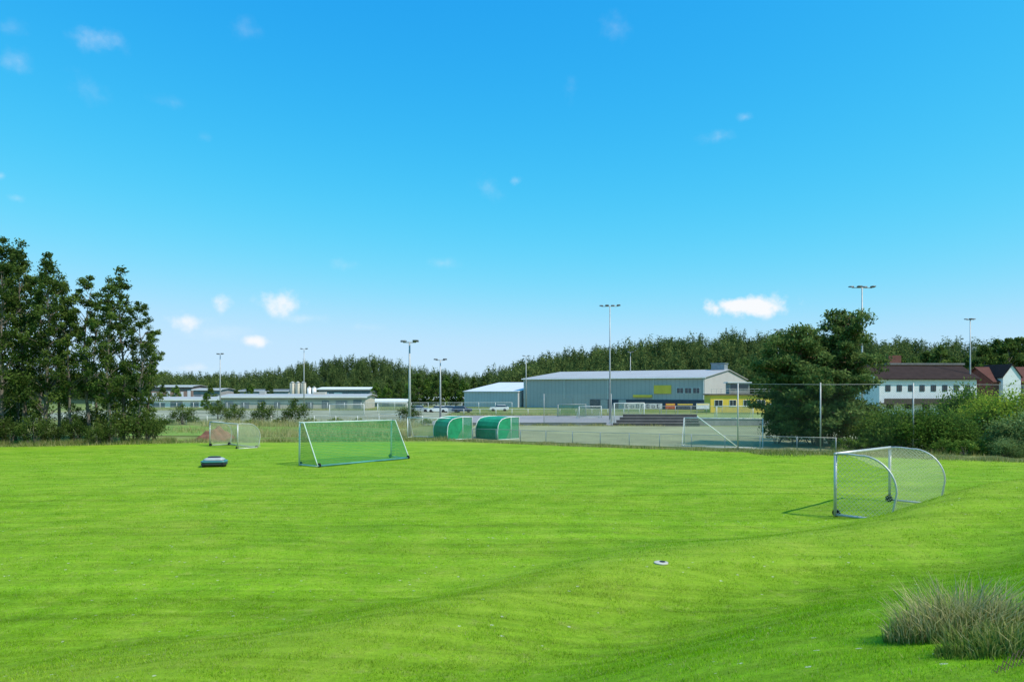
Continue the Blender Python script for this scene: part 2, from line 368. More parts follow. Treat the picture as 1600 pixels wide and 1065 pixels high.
def broadleaf(H,rad,z0,K,n,size,mat,tr,profile=1.0,trunkr=.16,cs=(.2,.18),elf=1.2,forks=0):
    C=[];RD=[];b=B()
    top=H*.98; pts=[]
    bx,by=0,0
    nseg=9
    for i in range(nseg+1):
        t=i/nseg; pts.append((bx,by,t*H*.93)); bx+=random.gauss(0,.12)*H/16; by+=random.gauss(0,.12)*H/16
    rs=[trunkr*(1-.88*i/nseg) for i in range(nseg+1)]; rs[0]*=1.4
    b.tube([(p[0],p[1],p[2]-.1 if i==0 else p[2]) for i,p in enumerate(pts)],rs,8)
    for i in range(K):
        t=(i+random.random())/K; z=z0+(top-z0)*t
        prof=(math.sin(math.pi*min(1,(t*.86+.14)))**.6)*(1-.35*t*profile)
        a=i*2.4+random.random()*.9; r=rad*prof*(.15+.9*random.random()**.7)
        k=min(nseg,int(z/H*nseg*.95)); ax,ay=pts[k][0],pts[k][1]
        c=(ax+math.cos(a)*r,ay+math.sin(a)*r,z+random.gauss(0,.3)); s=rad*(cs[0]+cs[1]*random.random())*(1-.3*t)
        C.append(c); RD.append((s*1.1,s*1.1,s*.95))
        if r>rad*.2:
            zb=max(z0*.7,z-r*.8); kk=min(nseg,max(0,int(zb/(H*.93)*nseg))); q=pts[kk]
            b.tube([(q[0],q[1],zb),((q[0]+c[0])/2,(q[1]+c[1])/2,(zb+z)/2+.1*r),c],[trunkr*.35*(1-.5*t),trunkr*.22*(1-.5*t),.02],5,False)
    C=np.array(C);RD=np.array(RD)
    V,T=leafquads(C,RD,n,size,1.,.45,elf)
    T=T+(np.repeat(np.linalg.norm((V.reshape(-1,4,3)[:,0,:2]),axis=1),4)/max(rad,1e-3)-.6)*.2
    return b.mesh('trunk',[tr],True),mesh_np('crown',V,4,mat,T)
def plant(meshes,loc,label,cat='tree',name='broadleaf_tree',rz=0,sc=1,group=None):
    e=thing(name,label,cat,(loc[0],loc[1],gz(*loc)-.03),rz,group); e.scale=(sc,sc,sc) if not isinstance(sc,tuple) else sc
    part(e,'trunk',meshes[0],None); part(e,'crown',meshes[1],None); return e
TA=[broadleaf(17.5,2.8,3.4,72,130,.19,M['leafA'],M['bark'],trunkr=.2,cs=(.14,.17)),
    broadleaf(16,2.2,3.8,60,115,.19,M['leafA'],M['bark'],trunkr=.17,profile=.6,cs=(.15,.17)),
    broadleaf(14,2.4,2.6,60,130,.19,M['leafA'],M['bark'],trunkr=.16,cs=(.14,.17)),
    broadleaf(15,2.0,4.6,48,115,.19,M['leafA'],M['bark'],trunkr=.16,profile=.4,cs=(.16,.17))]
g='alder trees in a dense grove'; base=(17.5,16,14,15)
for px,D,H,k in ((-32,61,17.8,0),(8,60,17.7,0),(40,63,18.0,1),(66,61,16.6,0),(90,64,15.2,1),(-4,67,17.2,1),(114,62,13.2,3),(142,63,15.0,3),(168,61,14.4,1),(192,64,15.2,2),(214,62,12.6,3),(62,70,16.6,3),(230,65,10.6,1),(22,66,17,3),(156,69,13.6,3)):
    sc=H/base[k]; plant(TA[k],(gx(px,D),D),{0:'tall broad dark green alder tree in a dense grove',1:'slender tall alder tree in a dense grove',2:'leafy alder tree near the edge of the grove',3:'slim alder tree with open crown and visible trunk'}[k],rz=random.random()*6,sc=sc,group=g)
def bush(w,h,K,n,size,mat,cl=(.14,.1)):
    C=[];RD=[];b=B()
    for i in range(K):
        a=random.random()*6.28; r=w/2*math.sqrt(random.random())*.85; zz=h*(1-(r/(w/2))**2*.55)*(.15+.72*random.random()**.7)
        s=min(w,h)*(cl[0]+cl[1]*random.random()); C.append((math.cos(a)*r,math.sin(a)*r,zz)); RD.append((s*1.2,s*1.2,s))
        if i%3==0: b.tube([(math.cos(a)*r*.2,math.sin(a)*r*.2,-.05),(math.cos(a)*r*.6,math.sin(a)*r*.6,zz*.6),C[-1]],[.04,.03,.01],5,False)
    V,T=leafquads(np.array(C),np.array(RD),n,size,1,.4,1.1); V[:,2]=np.maximum(V[:,2],.02)
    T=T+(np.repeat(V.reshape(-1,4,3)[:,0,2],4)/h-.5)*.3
    return b.mesh('stem',[M['bark']],True),mesh_np('crown',V,4,mat,T)
def plantb(ms,loc,label,rz=0,sc=1,group=None,name='shrub'):
    e=thing(name,label,'bush',(loc[0],loc[1],gz(*loc)-.02),rz,group); e.scale=(sc,sc,sc) if not isinstance(sc,tuple) else sc
    part(e,'stem',ms[0],None); part(e,'foliage',ms[1],None); return e
BD=bush(3.6,3.6,30,85,.16,M['leafS'],(.09,.13)); BS=bush(4.4,3.4,54,190,.14,M['leafB'],(.17,.12)); BY=bush(5,5.2,64,180,.16,M['leafY'],(.16,.12)); BG=bush(3.4,2.4,44,170,.11,M['leafG'],(.17,.1)); BL=bush(3,1.3,36,90,.12,M['leafB'])
for px,D,s in ((-20,58.5,1.0),(16,60,.7),(52,59,.85),(86,61,.55),(116,61,.8),(150,60,.6),(182,61,.85),(207,62,1.15),(226,62,.85),(40,68,1.3),(120,69,.95),(170,69,1.15),(-10,66,1.6),(238,66,.8)):
    plantb(BD,(gx(px,D),D),'loose green undergrowth shrub beneath the alder grove',random.random()*6,(s*.9,s*.9,s),'undergrowth shrubs under the grove')
for px,D,s in ((1376,54,.92),(1408,53.0,1.0),(1446,52.7,1.02),(1484,53,.9)):
    plantb(BS,(gx(px,D),D),'rounded leafy green shrub beside the tall ball stop net',random.random()*6,s,'green shrubs along the fence')
plantb(BY,(gx(1540,58),58),'large yellow green leafy shrub in full sun',1,.92); plantb(BY,(gx(1592,56),56),'large yellow green leafy shrub in full sun',3,1.02)
plantb(BS,(gx(1508,62),62),'tall dark green shrub behind lower bushes',3,(1.1,1.1,1.55))
plantb(BG,(gx(1598,48),48),'rounded grey green shrub at the lawn edge',1,1.35); plantb(BG,(gx(1572,46),46),'low grey green shrub at the lawn edge',2,.6)
for px,D in ((1475,50),(1510,48.5),(1545,48.5),(1350,53),(1322,53.5)): plantb(BL,(gx(px,D),D),'low green weeds and brambles along the verge',px,.85 if px>1400 else .8,'low brambles along the verge')
for px,D,s in ((1212,61,.8),(1240,60,.85),(1270,60,.9),(1300,60,.9),(1330,60,1.0),(1235,66,1.0),(1345,63,1.2),(1300,66,1.2),(1362,61,1.1)):
    plantb(BD,(gx(px,D),D),'dark shaded shrub growing beneath the pine',random.random()*6,s,'shaded shrubs under the pine')
for px,D,s in ((262,98,.6),(285,96,.8),(300,104,.7),(368,97,.8),(392,95,.6),(412,96,.9),(438,97,.7),(462,96,1.0),(485,100,.6),(525,97,.7),(560,99,.6),(600,96,.6),(640,97,.8),(665,98,.6),(340,112,.9)):
    plantb(BL if s<.75 else BD,(gx(px,D),D),'low rough green shrub beside the gravel yard',px,s*1.1,'rough shrubs beside the yard')
def pine_mesh():
    b=B(); C=[];RD=[]
    pts=[(0,0,-.1),(.1,0,2),(.45,.1,4),(1.1,0,6.2),(1.9,.1,8.4),(2.3,0,10.9)]; b.tube(pts,[.32,.27,.22,.17,.11,.04],10)
    pts2=[(.2,0,3),(-.9,.3,4.8),(-1.6,.2,6.8),(-1.1,.1,9.4)]; b.tube(pts2,[.19,.15,.10,.03],8)
    def at(P,z):
        for i in range(len(P)-1):
            if P[i][2]<=z<=P[i+1][2]:
                t=(z-P[i][2])/(P[i+1][2]-P[i][2]); return [P[i][j]*(1-t)+P[i+1][j]*t for j in range(3)]
        return list(P[-1])
    def limbs(P,z0,z1,n,L0,L1):
        for i in range(n):
            t=(i+random.random()*.6)/n; z=z0+(z1-z0)*t; q=at(P,z); a=i*2.4+random.random(); L=(L0*(1-t**1.5)+L1*t**1.5)*random.choice([.6,.85,1.0,1.15])
            e=(q[0]+math.cos(a)*L,q[1]+math.sin(a)*L,z+L*random.uniform(-.1,.35)); m=((q[0]+e[0])/2,(q[1]+e[1])/2,(q[2]+e[2])/2-.06*L)
            b.tube([q,m,e],[.07,.045,.015],5,False)
            k=max(3,int(L/.46))
            for j in range(k):
                u=.25+.75*(j+.5)/k; s=.30+.32*random.random()
                C.append((q[0]+(e[0]-q[0])*u+random.gauss(0,.3),q[1]+(e[1]-q[1])*u+random.gauss(0,.3),q[2]+(e[2]-q[2])*u+.12+random.gauss(0,.15))); RD.append((s*1.4,s*1.4,s*.85))
    limbs(pts,1.6,10.8,62,4.5,1.1); limbs(pts2,3.0,9.4,52,4.9,1.3)
    for i in range(16):   # low sweeping boughs
        z=1.3+random.random()*2; a=i*2.4; L=3.2+random.random()*1.8; e=(math.cos(a)*L,math.sin(a)*L,z+random.uniform(-.3,.5)); b.tube([(.1,0,z+.4),e],[.06,.02],5,False)
        for j in range(8): u=.3+.7*j/8; s=.35+.3*random.random(); C.append((e[0]*u+random.gauss(0,.3),e[1]*u+random.gauss(0,.3),z+random.gauss(0,.3))); RD.append((s*1.4,s*1.4,s*.9))
    V,T=leafquads(np.array(C),np.array(RD),100,.18,1.,.45,1.6); V[:,2]=np.maximum(V[:,2],.1)
    return b.mesh('trunk',[M['pinebark']],True),mesh_np('crown',V,4,M['pine'],T)
plant(pine_mesh(),(gx(1280,58),58),'broad green pine with layered irregular crown',name='pine_tree')
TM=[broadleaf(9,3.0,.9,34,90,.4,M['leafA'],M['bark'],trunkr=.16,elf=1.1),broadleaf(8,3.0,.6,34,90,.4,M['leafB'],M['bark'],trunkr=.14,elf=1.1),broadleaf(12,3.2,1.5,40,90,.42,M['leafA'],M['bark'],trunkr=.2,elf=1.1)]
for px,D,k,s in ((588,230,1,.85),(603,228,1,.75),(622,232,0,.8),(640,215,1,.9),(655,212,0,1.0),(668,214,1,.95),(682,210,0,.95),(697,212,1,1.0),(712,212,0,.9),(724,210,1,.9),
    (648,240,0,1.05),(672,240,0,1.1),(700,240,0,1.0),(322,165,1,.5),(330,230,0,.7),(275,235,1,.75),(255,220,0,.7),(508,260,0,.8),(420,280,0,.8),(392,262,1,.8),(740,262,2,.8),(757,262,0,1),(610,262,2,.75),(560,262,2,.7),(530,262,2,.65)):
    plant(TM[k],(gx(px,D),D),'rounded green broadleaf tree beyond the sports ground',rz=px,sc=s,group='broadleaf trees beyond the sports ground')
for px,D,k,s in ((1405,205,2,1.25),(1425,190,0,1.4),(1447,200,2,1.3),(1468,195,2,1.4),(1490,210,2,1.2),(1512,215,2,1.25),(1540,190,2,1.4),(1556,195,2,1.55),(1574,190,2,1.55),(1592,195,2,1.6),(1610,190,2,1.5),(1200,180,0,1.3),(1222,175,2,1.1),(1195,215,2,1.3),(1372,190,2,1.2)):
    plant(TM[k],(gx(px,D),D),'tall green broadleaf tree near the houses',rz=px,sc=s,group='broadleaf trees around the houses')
def conifer(n,w=.17):
    t=R.rand(n)**1.25; z=.08+.9*t; r=w*(1-t)**.75*(.45+.65*R.rand(n))+.006; a=R.rand(n)*6.283
    p=np.stack([np.cos(a)*r,np.sin(a)*r,z],-1); o_=np.stack([np.cos(a)*.045,np.sin(a)*.045,-.03-.02*R.rand(n)],-1)*(1.15-t)[:,None]
    s=np.stack([-np.sin(a),np.cos(a),0*a],-1)*(.03*(1.2-t))[:,None]
    V=np.stack([p+[0,0,.02],p+o_+s,p+o_-s],1).reshape(-1,3); T=np.repeat(.42+.3*(R.rand(n)-.5)+.15*(t-.4),3); return V,T
def roundt(n,wd=.26):
    d=R.randn(n,3); d/=np.linalg.norm(d,axis=1)[:,None]; lump=1+.25*np.sin(d[:,0]*7+R.rand()*6)*np.cos(d[:,1]*6+2)
    p=d*(R.rand(n)[:,None]**.3)*np.array([wd,wd,.42])*lump[:,None]+np.array([0,0,.56])
    a=R.randn(n,3)*.035; b=R.randn(n,3)*.035
    V=np.stack([p,p+a,p+b],1).reshape(-1,3); return V,np.repeat(.52+d[:,2]*.2+(R.rand(n)-.5)*.3,3)
tm=[conifer(300,.19),conifer(300,.16),conifer(300,.22),roundt(400),roundt(400,.3),roundt(360,.2)]
VV=[];TT=[]
def addtree(k,x,y,H):
    V,T=tm[k]; a=random.random()*6.28; c,s=math.cos(a),math.sin(a)
    Q=V*H; Q=np.stack([Q[:,0]*c-Q[:,1]*s+x,Q[:,0]*s+Q[:,1]*c+y,Q[:,2]+gz(x,y)-.3],-1); VV.append(Q.astype(np.float32)); TT.append(T+random.uniform(-.24,.26)+(.06 if k>2 else 0))
def wood(n,p0,p1,y0,y1,h0,h1,dec):
    for i in range(n):
        D=y0+(y1-y0)*random.random()**.8; px=p0+(p1-p0)*random.random(); addtree(random.choice([3,4,5,5]) if random.random()<dec else random.choice([0,0,1,2]),gx(px,D),D,random.uniform(h0,h1)*random.uniform(.85,1.12))
wood(1250,760,1420,250,352,9.5,15,.45); wood(160,770,1230,244,262,8,13,.8); wood(300,1380,1800,260,350,10,15.5,.6)
wood(1500,-150,800,395,500,8,13,.35); wood(330,-100,790,350,400,7,11,.7); wood(60,540,790,270,300,6,9,.8)
o=bpy.data.objects.new('distant_woodland',mesh_np('distant_woodland',np.concatenate(VV),3,M['forest'],np.concatenate(TT))); COL.objects.link(o); o['kind']='stuff'

# ------------------------------------------------------------ goals
def goal(label,loc,rz,W,H,kind,netm,tubem,barm=None,sag=.0,r=.05,base=1.6,group=None,wheels=True):
    e=thing('football_goal',label,'goal',loc,rz,group)
    for x in (0,W):
        part(e,'post',B().tube([(x,0,.03),(x,0,H)],r,12),tubem,True)
    part(e,'crossbar',B().tube([(-r,0,H),(W+r,0,H)],r,12),tubem,True)
    if kind=='round':
        prof=[(0,H)]+[(base*.48*i/4,H+.02*math.sin(i)) for i in range(1,5)]
        for i in range(1,13):
            t=math.pi/2*(1-i/12*1.0); prof.append((base*.48+math.cos(t)*base*.68,H*.46+math.sin(t)*H*.54))
        prof+=[(base*1.1,H*.2),(base,.06)]
    else:
        prof=[(0,H),(base*.22,H)]+[(base*.22+(base*.78)*i/8,H-(H-.06)*i/8) for i in range(1,9)]
    for x in (0,W):
        b=B().tube([(x,p[0],p[1]) for p in prof],r*.62,8); part(e,'side_frame',b,tubem,True)
        part(e,'base_bar',B().tube([(x,0,.07),(x,base,.07)],r*.8,8),tubem,True)
    part(e,'ground_bar',B().tube([(0,base,.08),(W,base,.08)],r*1.05,8),barm or tubem,True)
    nW=24; G=np.zeros((nW+1,len(prof),3))
    for i in range(nW+1):
        u=i/nW
        for j,(py,pz) in enumerate(prof):
            sg=sag*math.sin(math.pi*u)**.8*(math.sin(math.pi*min(1,(j+.2)/(len(prof)*.62))) if j<len(prof)*.62 else 0)
            G[i,j]=(W*u,py-.15*sg,pz-sg)
    grids=[G]
    for x in (0.012,W-.012):
        S=np.zeros((5,len(prof),3))
        for j,(py,pz) in enumerate(prof):
            for i in range(5): 
                u=i/4; S[i,j]=(x,py,(pz*(1-u)+.08*u))
        grids.append(S)
    part(e,'net',net_mesh('net',grids,netm),None)
    if wheels:
        for x,y in ((0,base),(W,base),(0,0),(W,0)):
            part(e,'wheel',B().wheel((x+(.09 if x==0 else -.09),y,.12),.12,.07,'x',18),M['black'])
    return e
def L(x,y,off=0): return (x,y,gz(x,y)+off)
e=goal('aluminium football goal with curved white net and wheels on lawn',L(14.0,26.1),math.atan2(-.703,-.711),5.2,2.0,'round',M['netw'],M['alu'],sag=.55,base=1.55)
z0,z1=gz(14,26.1),gz(10.26,22.4); e.rotation_euler[1]=-math.atan2(z1-z0,5.2); 
e=goal('large white framed goal with green net on the lawn',L(-7.9,46),math.atan2(-.82,-.575),7.3,2.44,'slant',M['netg'],M['mint'],surf('teal_bar',(.08,.27,.26),.5),base=1.6,r=.05)
e.rotation_euler[1]=-math.atan2(gz(-12.1,40)-gz(-7.9,46),7.3)
goal('small aluminium football goal with pale net at lawn edge',L(-25.1,58.5),math.atan2(-.69,.72),5.1,2.0,'round',M['nety'],M['alu'],sag=.25,base=1.6)
goal('white framed football goal behind the dugout',L(gx(637,69),69),rad(-20),4.6,2.0,'slant',M['nety'],M['whitetube'],base=1.2,wheels=False)
goal('goal with faded see through green net on the gravel pitch',L(gx(1192,57),57),rad(160),6.2,2.3,'slant',M['netpg'],M['whitetube'],base=1.9,sag=.1,r=.035,wheels=False)
goal('white framed football goal on the far yard',L(gx(960,98),98),rad(25),5,2.9,'slant',M['nety'],M['whitetube'],base=1.3,wheels=False)
goal('white framed football goal on the far yard',L(gx(905,118),118),rad(15),4,2.0,'slant',M['nety'],M['whitetube'],base=1.3,wheels=False)
goal('green netted goal parked beside the clubhouse yard',L(gx(872,125),125),rad(5),5,2.2,'slant',M['netg'],M['galv'],base=1.3,wheels=False)
goal('white framed football goal on the far yard',L(gx(515,125),125),rad(8),6,2.2,'slant',M['nety'],M['whitetube'],base=1.3,wheels=False)
goal('white framed football goal on the far yard',L(gx(590,135),135),rad(-12),6,2.2,'slant',M['nety'],M['whitetube'],base=1.3,wheels=False)
goal('white framed football goal on the far yard',L(gx(1120,112),112),rad(6),6,2.2,'slant',M['nety'],M['whitetube'],base=1.3,wheels=False)

# ------------------------------------------------------------ dugouts
def dugout(loc,rz,label,W):
    e=thing('team_dugout',label,'dugout',loc,rz,'green team dugouts')
    prof=[(0,.05),(-.05,.7),(.02,1.3),(.2,1.68),(.5,1.93),(1.0,2.06),(1.6,2.12),(2.6,2.1)]
    b=B()
    for i in range(len(prof)-1):
        for j in range(6):
            x0,x1=W*j/6,W*(j+1)/6; p,q=prof[i],prof[i+1]
            b.face([(x0,p[0],p[1]),(x1,p[0],p[1]),(x1,q[0],q[1]),(x0,q[0],q[1])])
    part(e,'cover',b,M['tarp'],True)
    for x in (0.005,W-.005):
        b=B(); b.face([(x,p[0]+.02,p[1]) for p in prof[:7]]+[(x,1.6,1.2),(x,.95,.05)]); part(e,'side_panel',b,M['tarp'])
        part(e,'mesh_panel',net_mesh('mesh_panel',[[[(x,.95,.05),(x,1.6,1.2),(x,1.6,2.1)],[(x,2.55,.05),(x,2.55,1.2),(x,2.55,2.08)]]],M['tarps']),None)
        part(e,'frame',B().tube([(x,p[0]-.0,p[1]+.02) for p in prof]+[(x,2.6,.03)],.04,8),M['whitetube'],True)
        part(e,'frame_brace',B().tube([(x,1.6,2.12),(x,1.6,.05)],.025,6),M['whitetube'],True)
    part(e,'roof_bar',B().tube([(0,2.6,2.1),(W,2.6,2.1)],.035,8),M['whitetube'],True)
    part(e,'base_bar',B().tube([(W,0,.06),(W,2.6,.06)],.035,8),M['whitetube'],True)
    part(e,'bench',B().box(.1,W-.1,.25,.65,.42,.46).box(.3,.36,.3,.6,0,.42).box(W-.36,W-.3,.3,.6,0,.42),M['galv'])
dugout(L(-7.6,68.4),rad(-58),'curved green tarpaulin team dugout beside the fence',3.0)
dugout(L(-3.5,68.4),rad(-50),'curved green tarpaulin team dugout with open front',3.4)

# ------------------------------------------------------------ fences
def fence(name,label,pts,H,step,postm,meshm,rp=.03,toprail=True,group=None,cat='fence'):
    e=thing(name,label,cat,L(*pts[0])); o0=Vector(e.location)
    grids=[]
    for p,q in zip(pts[:-1],pts[1:]):
        d=math.hypot(q[0]-p[0],q[1]-p[1]); n=max(1,round(d/step)); row=[]
        for i in range(n+1):
            x=p[0]+(q[0]-p[0])*i/n; y=p[1]+(q[1]-p[1])*i/n; z=gz(x,y)
            v=Vector((x,y,z))-o0; row.append(v)
            if i<n or q==pts[-1]: part(e,'post',B().tube([(v.x,v.y,v.z-.1),(v.x,v.y,v.z+H+.03)],rp,8),postm,True)
        grids.append(np.array([[(v.x,v.y,v.z+.03),(v.x,v.y,v.z+H)] for v in row]))
        if toprail: part(e,'top_rail',B().tube([(v.x,v.y,v.z+H) for v in row],rp*.7,6),postm,True)
    part(e,'wire_mesh',net_mesh('wire_mesh',grids,meshm),None); return e
fence('low_chain_link_fence','low chain link fence along the lawn edge',[(-3.6,64.6),(22.5,48.9)],1.15,2.5,M['galv'],M['chain'],.03)
e=fence('ball_stop_net','tall dark ball stop net on galvanised posts',[(gx(1153,52),52),(gx(1282,50.5),50.5),(gx(1427,51.5),51.5),(gx(1620,52),52)],5.0,30,M['galv'],M['ballnet'],.05,False)
part(e,'top_wire',B().tube([(0,0,4.98),(6.1,-1.5,4.92),(12.6,-.5,4.97),(22,0,4.9)],.012,5),M['galv'],True)
part(e,'brace',B().tube([(0,0,.3),(-3.1,-.3,2.6)],.04,6),M['whitetube'],True)
fence('tall_wire_fence','tall thin wire fence behind the pitch',[(gx(850,92.7),92.7),(gx(955,92.7),92.7)],4.2,8,M['galv'],M['chain'],.04,False)
fence('railing_fence','low pale wire railing beyond the yard',[(-75,100),(-42,97),(-12.2,96)],1.2,3,M['whitetube'],M['chain'],.04)
fence('railing_fence','low pale wire railing beyond the yard',[(-12,131.5),(24,132.5)],1.2,3,M['whitetube'],M['chain'],.045)
fence('yard_fence','long wire fence in front of the low warehouses',[(-100,168),(-20,168),(0,170)],1.8,4,M['whitetube'],M['chain'],.05)
fence('pitch_fence','wire fence around the worn turf pitch',[(23,139),(60,139)],1.6,3,M['galv'],M['chain'],.05)
ox,oy=3.05,4.45; e=thing('rusty_wire_fence','rusty bent chain link wire at the bank top','fence',(ox,oy,gz(ox,oy)))
b=B(); s=.05; top=2.53-gz(ox,oy)
for i in range(-14,40):
    for sg in (1,-1):
        pts=[]
        for j in range(0,9):
            u=i*s+sg*j*s; z=top-(8-j)*s
            if 0<=u<=1.5: pts.append((u,u*.35+.05*math.sin(u*5+z*4),z+.05*math.sin(u*6)+.12*u))
        if len(pts)>1: b.tube(pts,.0025,4,False)
part(e,'wire_mesh',b,surf('rusty_wire',(.12,.08,.05),.8)); part(e,'post',B().tube([(1.55,.6,-.1),(1.55,.6,top+.3)],.03,10),M['galv'],True)

# ------------------------------------------------------------ masts
M['lampm']=surf('lamp_housing',(.14,.15,.16),.4)
def mast(loc,H,nf,label,rz=0):
    e=thing('floodlight_mast',label,'floodlight mast',loc,rz,'floodlight masts around the pitches')
    part(e,'pole',B().tube([(0,0,-.1),(0,0,H*.5),(0,0,H)],[.16,.12,.075],10),M['galv'],True)
    w=2.7 if nf>=4 else 1.3
    part(e,'cross_arm',B().tube([(-w/2,0,H-.05),(w/2,0,H-.05)],.05,8),M['galv'],True)
    for i in range(nf):
        x=-w/2+w*i/(nf-1); b=B(); sgn=-1 if i%2 else 1
        b.loft([(H-.02,.26,.10,x,.0),(H+.06,.30,.3,x,.22*sgn),(H+.17,.26,.28,x,.22*sgn)],16,5)
        part(e,'floodlight',b,M['lampm'],True)
for px,D,top,nf in ((953,111,478,4),(1347,91,449,4),(1516,132,499,3),(475,170,545,2),(640,70,534,2),(688,100,562,2),(344,150,553,2),(985,200,550,2),(1216,150,515,2),(822,180,556,2)):
    x=gx(px,D); mast(L(x,D),(610-top)/1100*D+CAM_Z-gz(x,D),nf,'tall galvanised floodlight mast with %s lamps on a cross arm'%({2:'two',3:'three',4:'four'}[nf]),random.uniform(-.3,.3))

# ------------------------------------------------------------ buildings
def win(par,x,z,w,h,y,frame):
    b=B().box(x-w/2,x+w/2,y-.04,y+.02,z,z+h); f=B(); t=.07
    f.box(x-w/2-t,x+w/2+t,y-.07,y+.02,z-t,z-.001).box(x-w/2-t,x+w/2+t,y-.07,y+.02,z+h+.001,z+h+t).box(x-w/2-t,x-w/2-.001,y-.068,y+.02,z,z+h).box(x+w/2+.001,x+w/2+t,y-.068,y+.02,z,z+h)
    f.box(x-.025,x+.025,y-.06,y-.043,z,z+h)
    part(par,'window',b,M['glass']); part(par,'window_frame',f,frame)
def gable(name,label,loc,rz,W,D,H,RH,wallm,roofm,over=.5,cat='building'):
    e=thing(name,label,cat,loc,rz)
    b=B(); b.box(0,W,0,D,-.6,H)
    for x in (0.0,W):
        b.face([(x,0,H),(x,D/2,H+RH),(x,D,H)])
    part(e,'wall',b,wallm)
    r=B(); k=RH/(D/2); o=over; th=.18
    for s in (0,1):
        y0=-o if s==0 else D+o; z0=H-k*o+.02; y1=D/2; z1=H+RH+.02
        a=[(-o,y0,z0),(W+o,y0,z0),(W+o,y1,z1),(-o,y1,z1)]; c=[(p[0],p[1],p[2]+th) for p in a]
        r.face(a); r.face(c)
        for i in range(4): j=(i+1)%4; r.face([a[i],a[j],c[j],c[i]])
    part(e,'roof',r,roofm); return e
halw=surf('hall_cladding',(.47,.45,.435),.7,.06,.2,stripes=(0,1.1,.22),spec=.1); halr=surf('hall_roof',(.42,.41,.41),.6,.06,.15,stripes=(0,1.2,.12),spec=.15)
navy=surf('navy_cladding',(.06,.07,.10),.5); yel=surf('yellow_paint',(.90,.60,.08),.6,.1,.8); white=surf('white_paint',(.80,.80,.78),.6,.06,1,grime=.1)
e=gable('sports_hall','large grey corrugated sports hall with low pitched roof',(3.2,195,-.35),rad(-30),50,48,7.8,2.4,halw,halr,.4,'sports hall')
part(e,'base_band',B().box(20,49.9,-.12,-.003,-.4,2.4),navy)
part(e,'yellow_panel',B().box(37.4,41.8,-.2,-.003,3.9,6.0),yel); part(e,'yellow_fascia',B().box(32,36.9,-.5,-.003,3.0,3.6),yel)
for x in (44,46,48): win(e,x,4.0,1.6,1.3,0,white)
for x in (6,14,24,29): part(e,'door',B().box(x-1,x+1,-.14,-.004,-.3,2.9 if x<20 else 2.3),M['galv'])
part(e,'eave_gutter',B().tube([(-.4,-.5,7.75),(50.4,-.5,7.75)],.12,8),white)
for x in (.2,12.5,25,37.2,49.8): part(e,'downpipe',B().tube([(x,-.1,2.45),(x,-.1,7.6)],.07,6),white)
part(e,'roof_ventilation_unit',B().box(46,49.5,22,26,9.6,11.9).box(45.8,49.7,21.8,26.2,11.9,12.1),surf('vent_unit',(.25,.28,.3),.5))
for y in (10,24,38): part(e,'gable_door',B().box(50.003,50.1,y-1.6,y+1.6,-.3,3.4),white)
gable('storage_hall','low white hall with pale sloping roof',(-13.8,203.2,-.35),rad(-30),17.8,40,4.3,2.7,surf('pale_cladding',(.50,.51,.52),.65,.08,.3,stripes=(0,1,.2)),surf('pale_roof',(.66,.66,.67),.5,.05,.3),.3)
e=thing('clubhouse','yellow flat roofed clubhouse with roof terrace and railing','clubhouse',(42.3,150,-.35),rad(-3))
part(e,'wall',B().box(0,13.4,0,6,-.4,3.7),yel); part(e,'roof',B().box(-.3,13.7,-.3,6.3,3.7,3.95),surf('dark_fascia',(.14,.12,.10),.7))
for x,w in ((1.7,1.6),(4.7,1.3),(7.6,1.3),(10.6,1.6)): win(e,x,1.3,w,1.3,0,white)
part(e,'door',B().box(12.1,13.0,-.06,-.003,-.2,2.0),white)
r=B()
for i in range(14): r.tube([(.2+i,-.1,3.95),(.2+i,-.1,5.0)],.03,5)
r.tube([(0,-.1,5.0),(13.4,-.1,5.0)],.04,6).tube([(0,-.1,4.5),(13.4,-.1,4.5)],.025,6); part(e,'railing',r,M['galv'])
c=part(e,'roof_cabin',B().box(4.3,8.6,1.5,4.5,3.96,6.3),surf('cabin_wood',(.30,.28,.24),.7)); part(c,'cabin_roof',B().box(3.9,9.0,1.1,4.9,6.3,6.5),white); part(c,'cabin_window',B().box(4.6,8.3,1.44,1.497,4.9,6.0),M['glass'])
e=thing('advertising_board','row of small white advertising panels with dark lettering marks','sign',(gx(975,140),140,-.35))
part(e,'board',B().box(0,7.6,0,.06,1.0,2.1),surf('weathered_white_board',(.55,.55,.53),.7,.2,1.2,grime=.4))
for i in range(7):
    x=.3+i*1.04; h=(.78,.6,.78,.7,.78,.6,.75)[i]; part(e,'letter',B().box(x,x+.6,-.01,-.004,1.18,1.28).box(x,x+.6,-.01,-.004,1.08+h,1.18+h).box(x,x+(.16 if i%2 else .26),-.01,-.004,1.281,1.079+h).box(x+.42,x+.6,-.01,-.004,1.281,1.079+h*(1 if i%3 else .6)),navy)
part(e,'support',B().box(.1,.2,.07,.15,-.2,2.1),M['galv']); part(e,'support',B().box(7.4,7.5,.07,.15,-.2,2.1),M['galv'])
for px,wd,mt,lb in ((1040,1.9,surf('red_sign',(.5,.10,.04),.5),'red and yellow'),(1058,3.2,navy,'dark navy'),(1088,2.6,white,'white')):
    e=thing('advertising_board',lb+' advertising board on a low fence','sign',(gx(px,140),140,-.35)); part(e,'board',B().box(0,wd,0,.06,1.0,2.1),mt); part(e,'border',B().box(.1,wd-.1,-.01,-.003,1.8,2.0),yel); part(e,'support',B().box(.1,.2,.07,.15,-.2,2.1),M['galv'])
e=thing('concrete_terrace','dark stepped spectator terrace beside the yard','terrace',(gx(958,92.6),92.6,-.30),rad(-4))
cm=surf('dark_concrete',(.11,.10,.095),.9,.2,1); cl_=surf('step_edge',(.22,.20,.19),.9,.2,1)
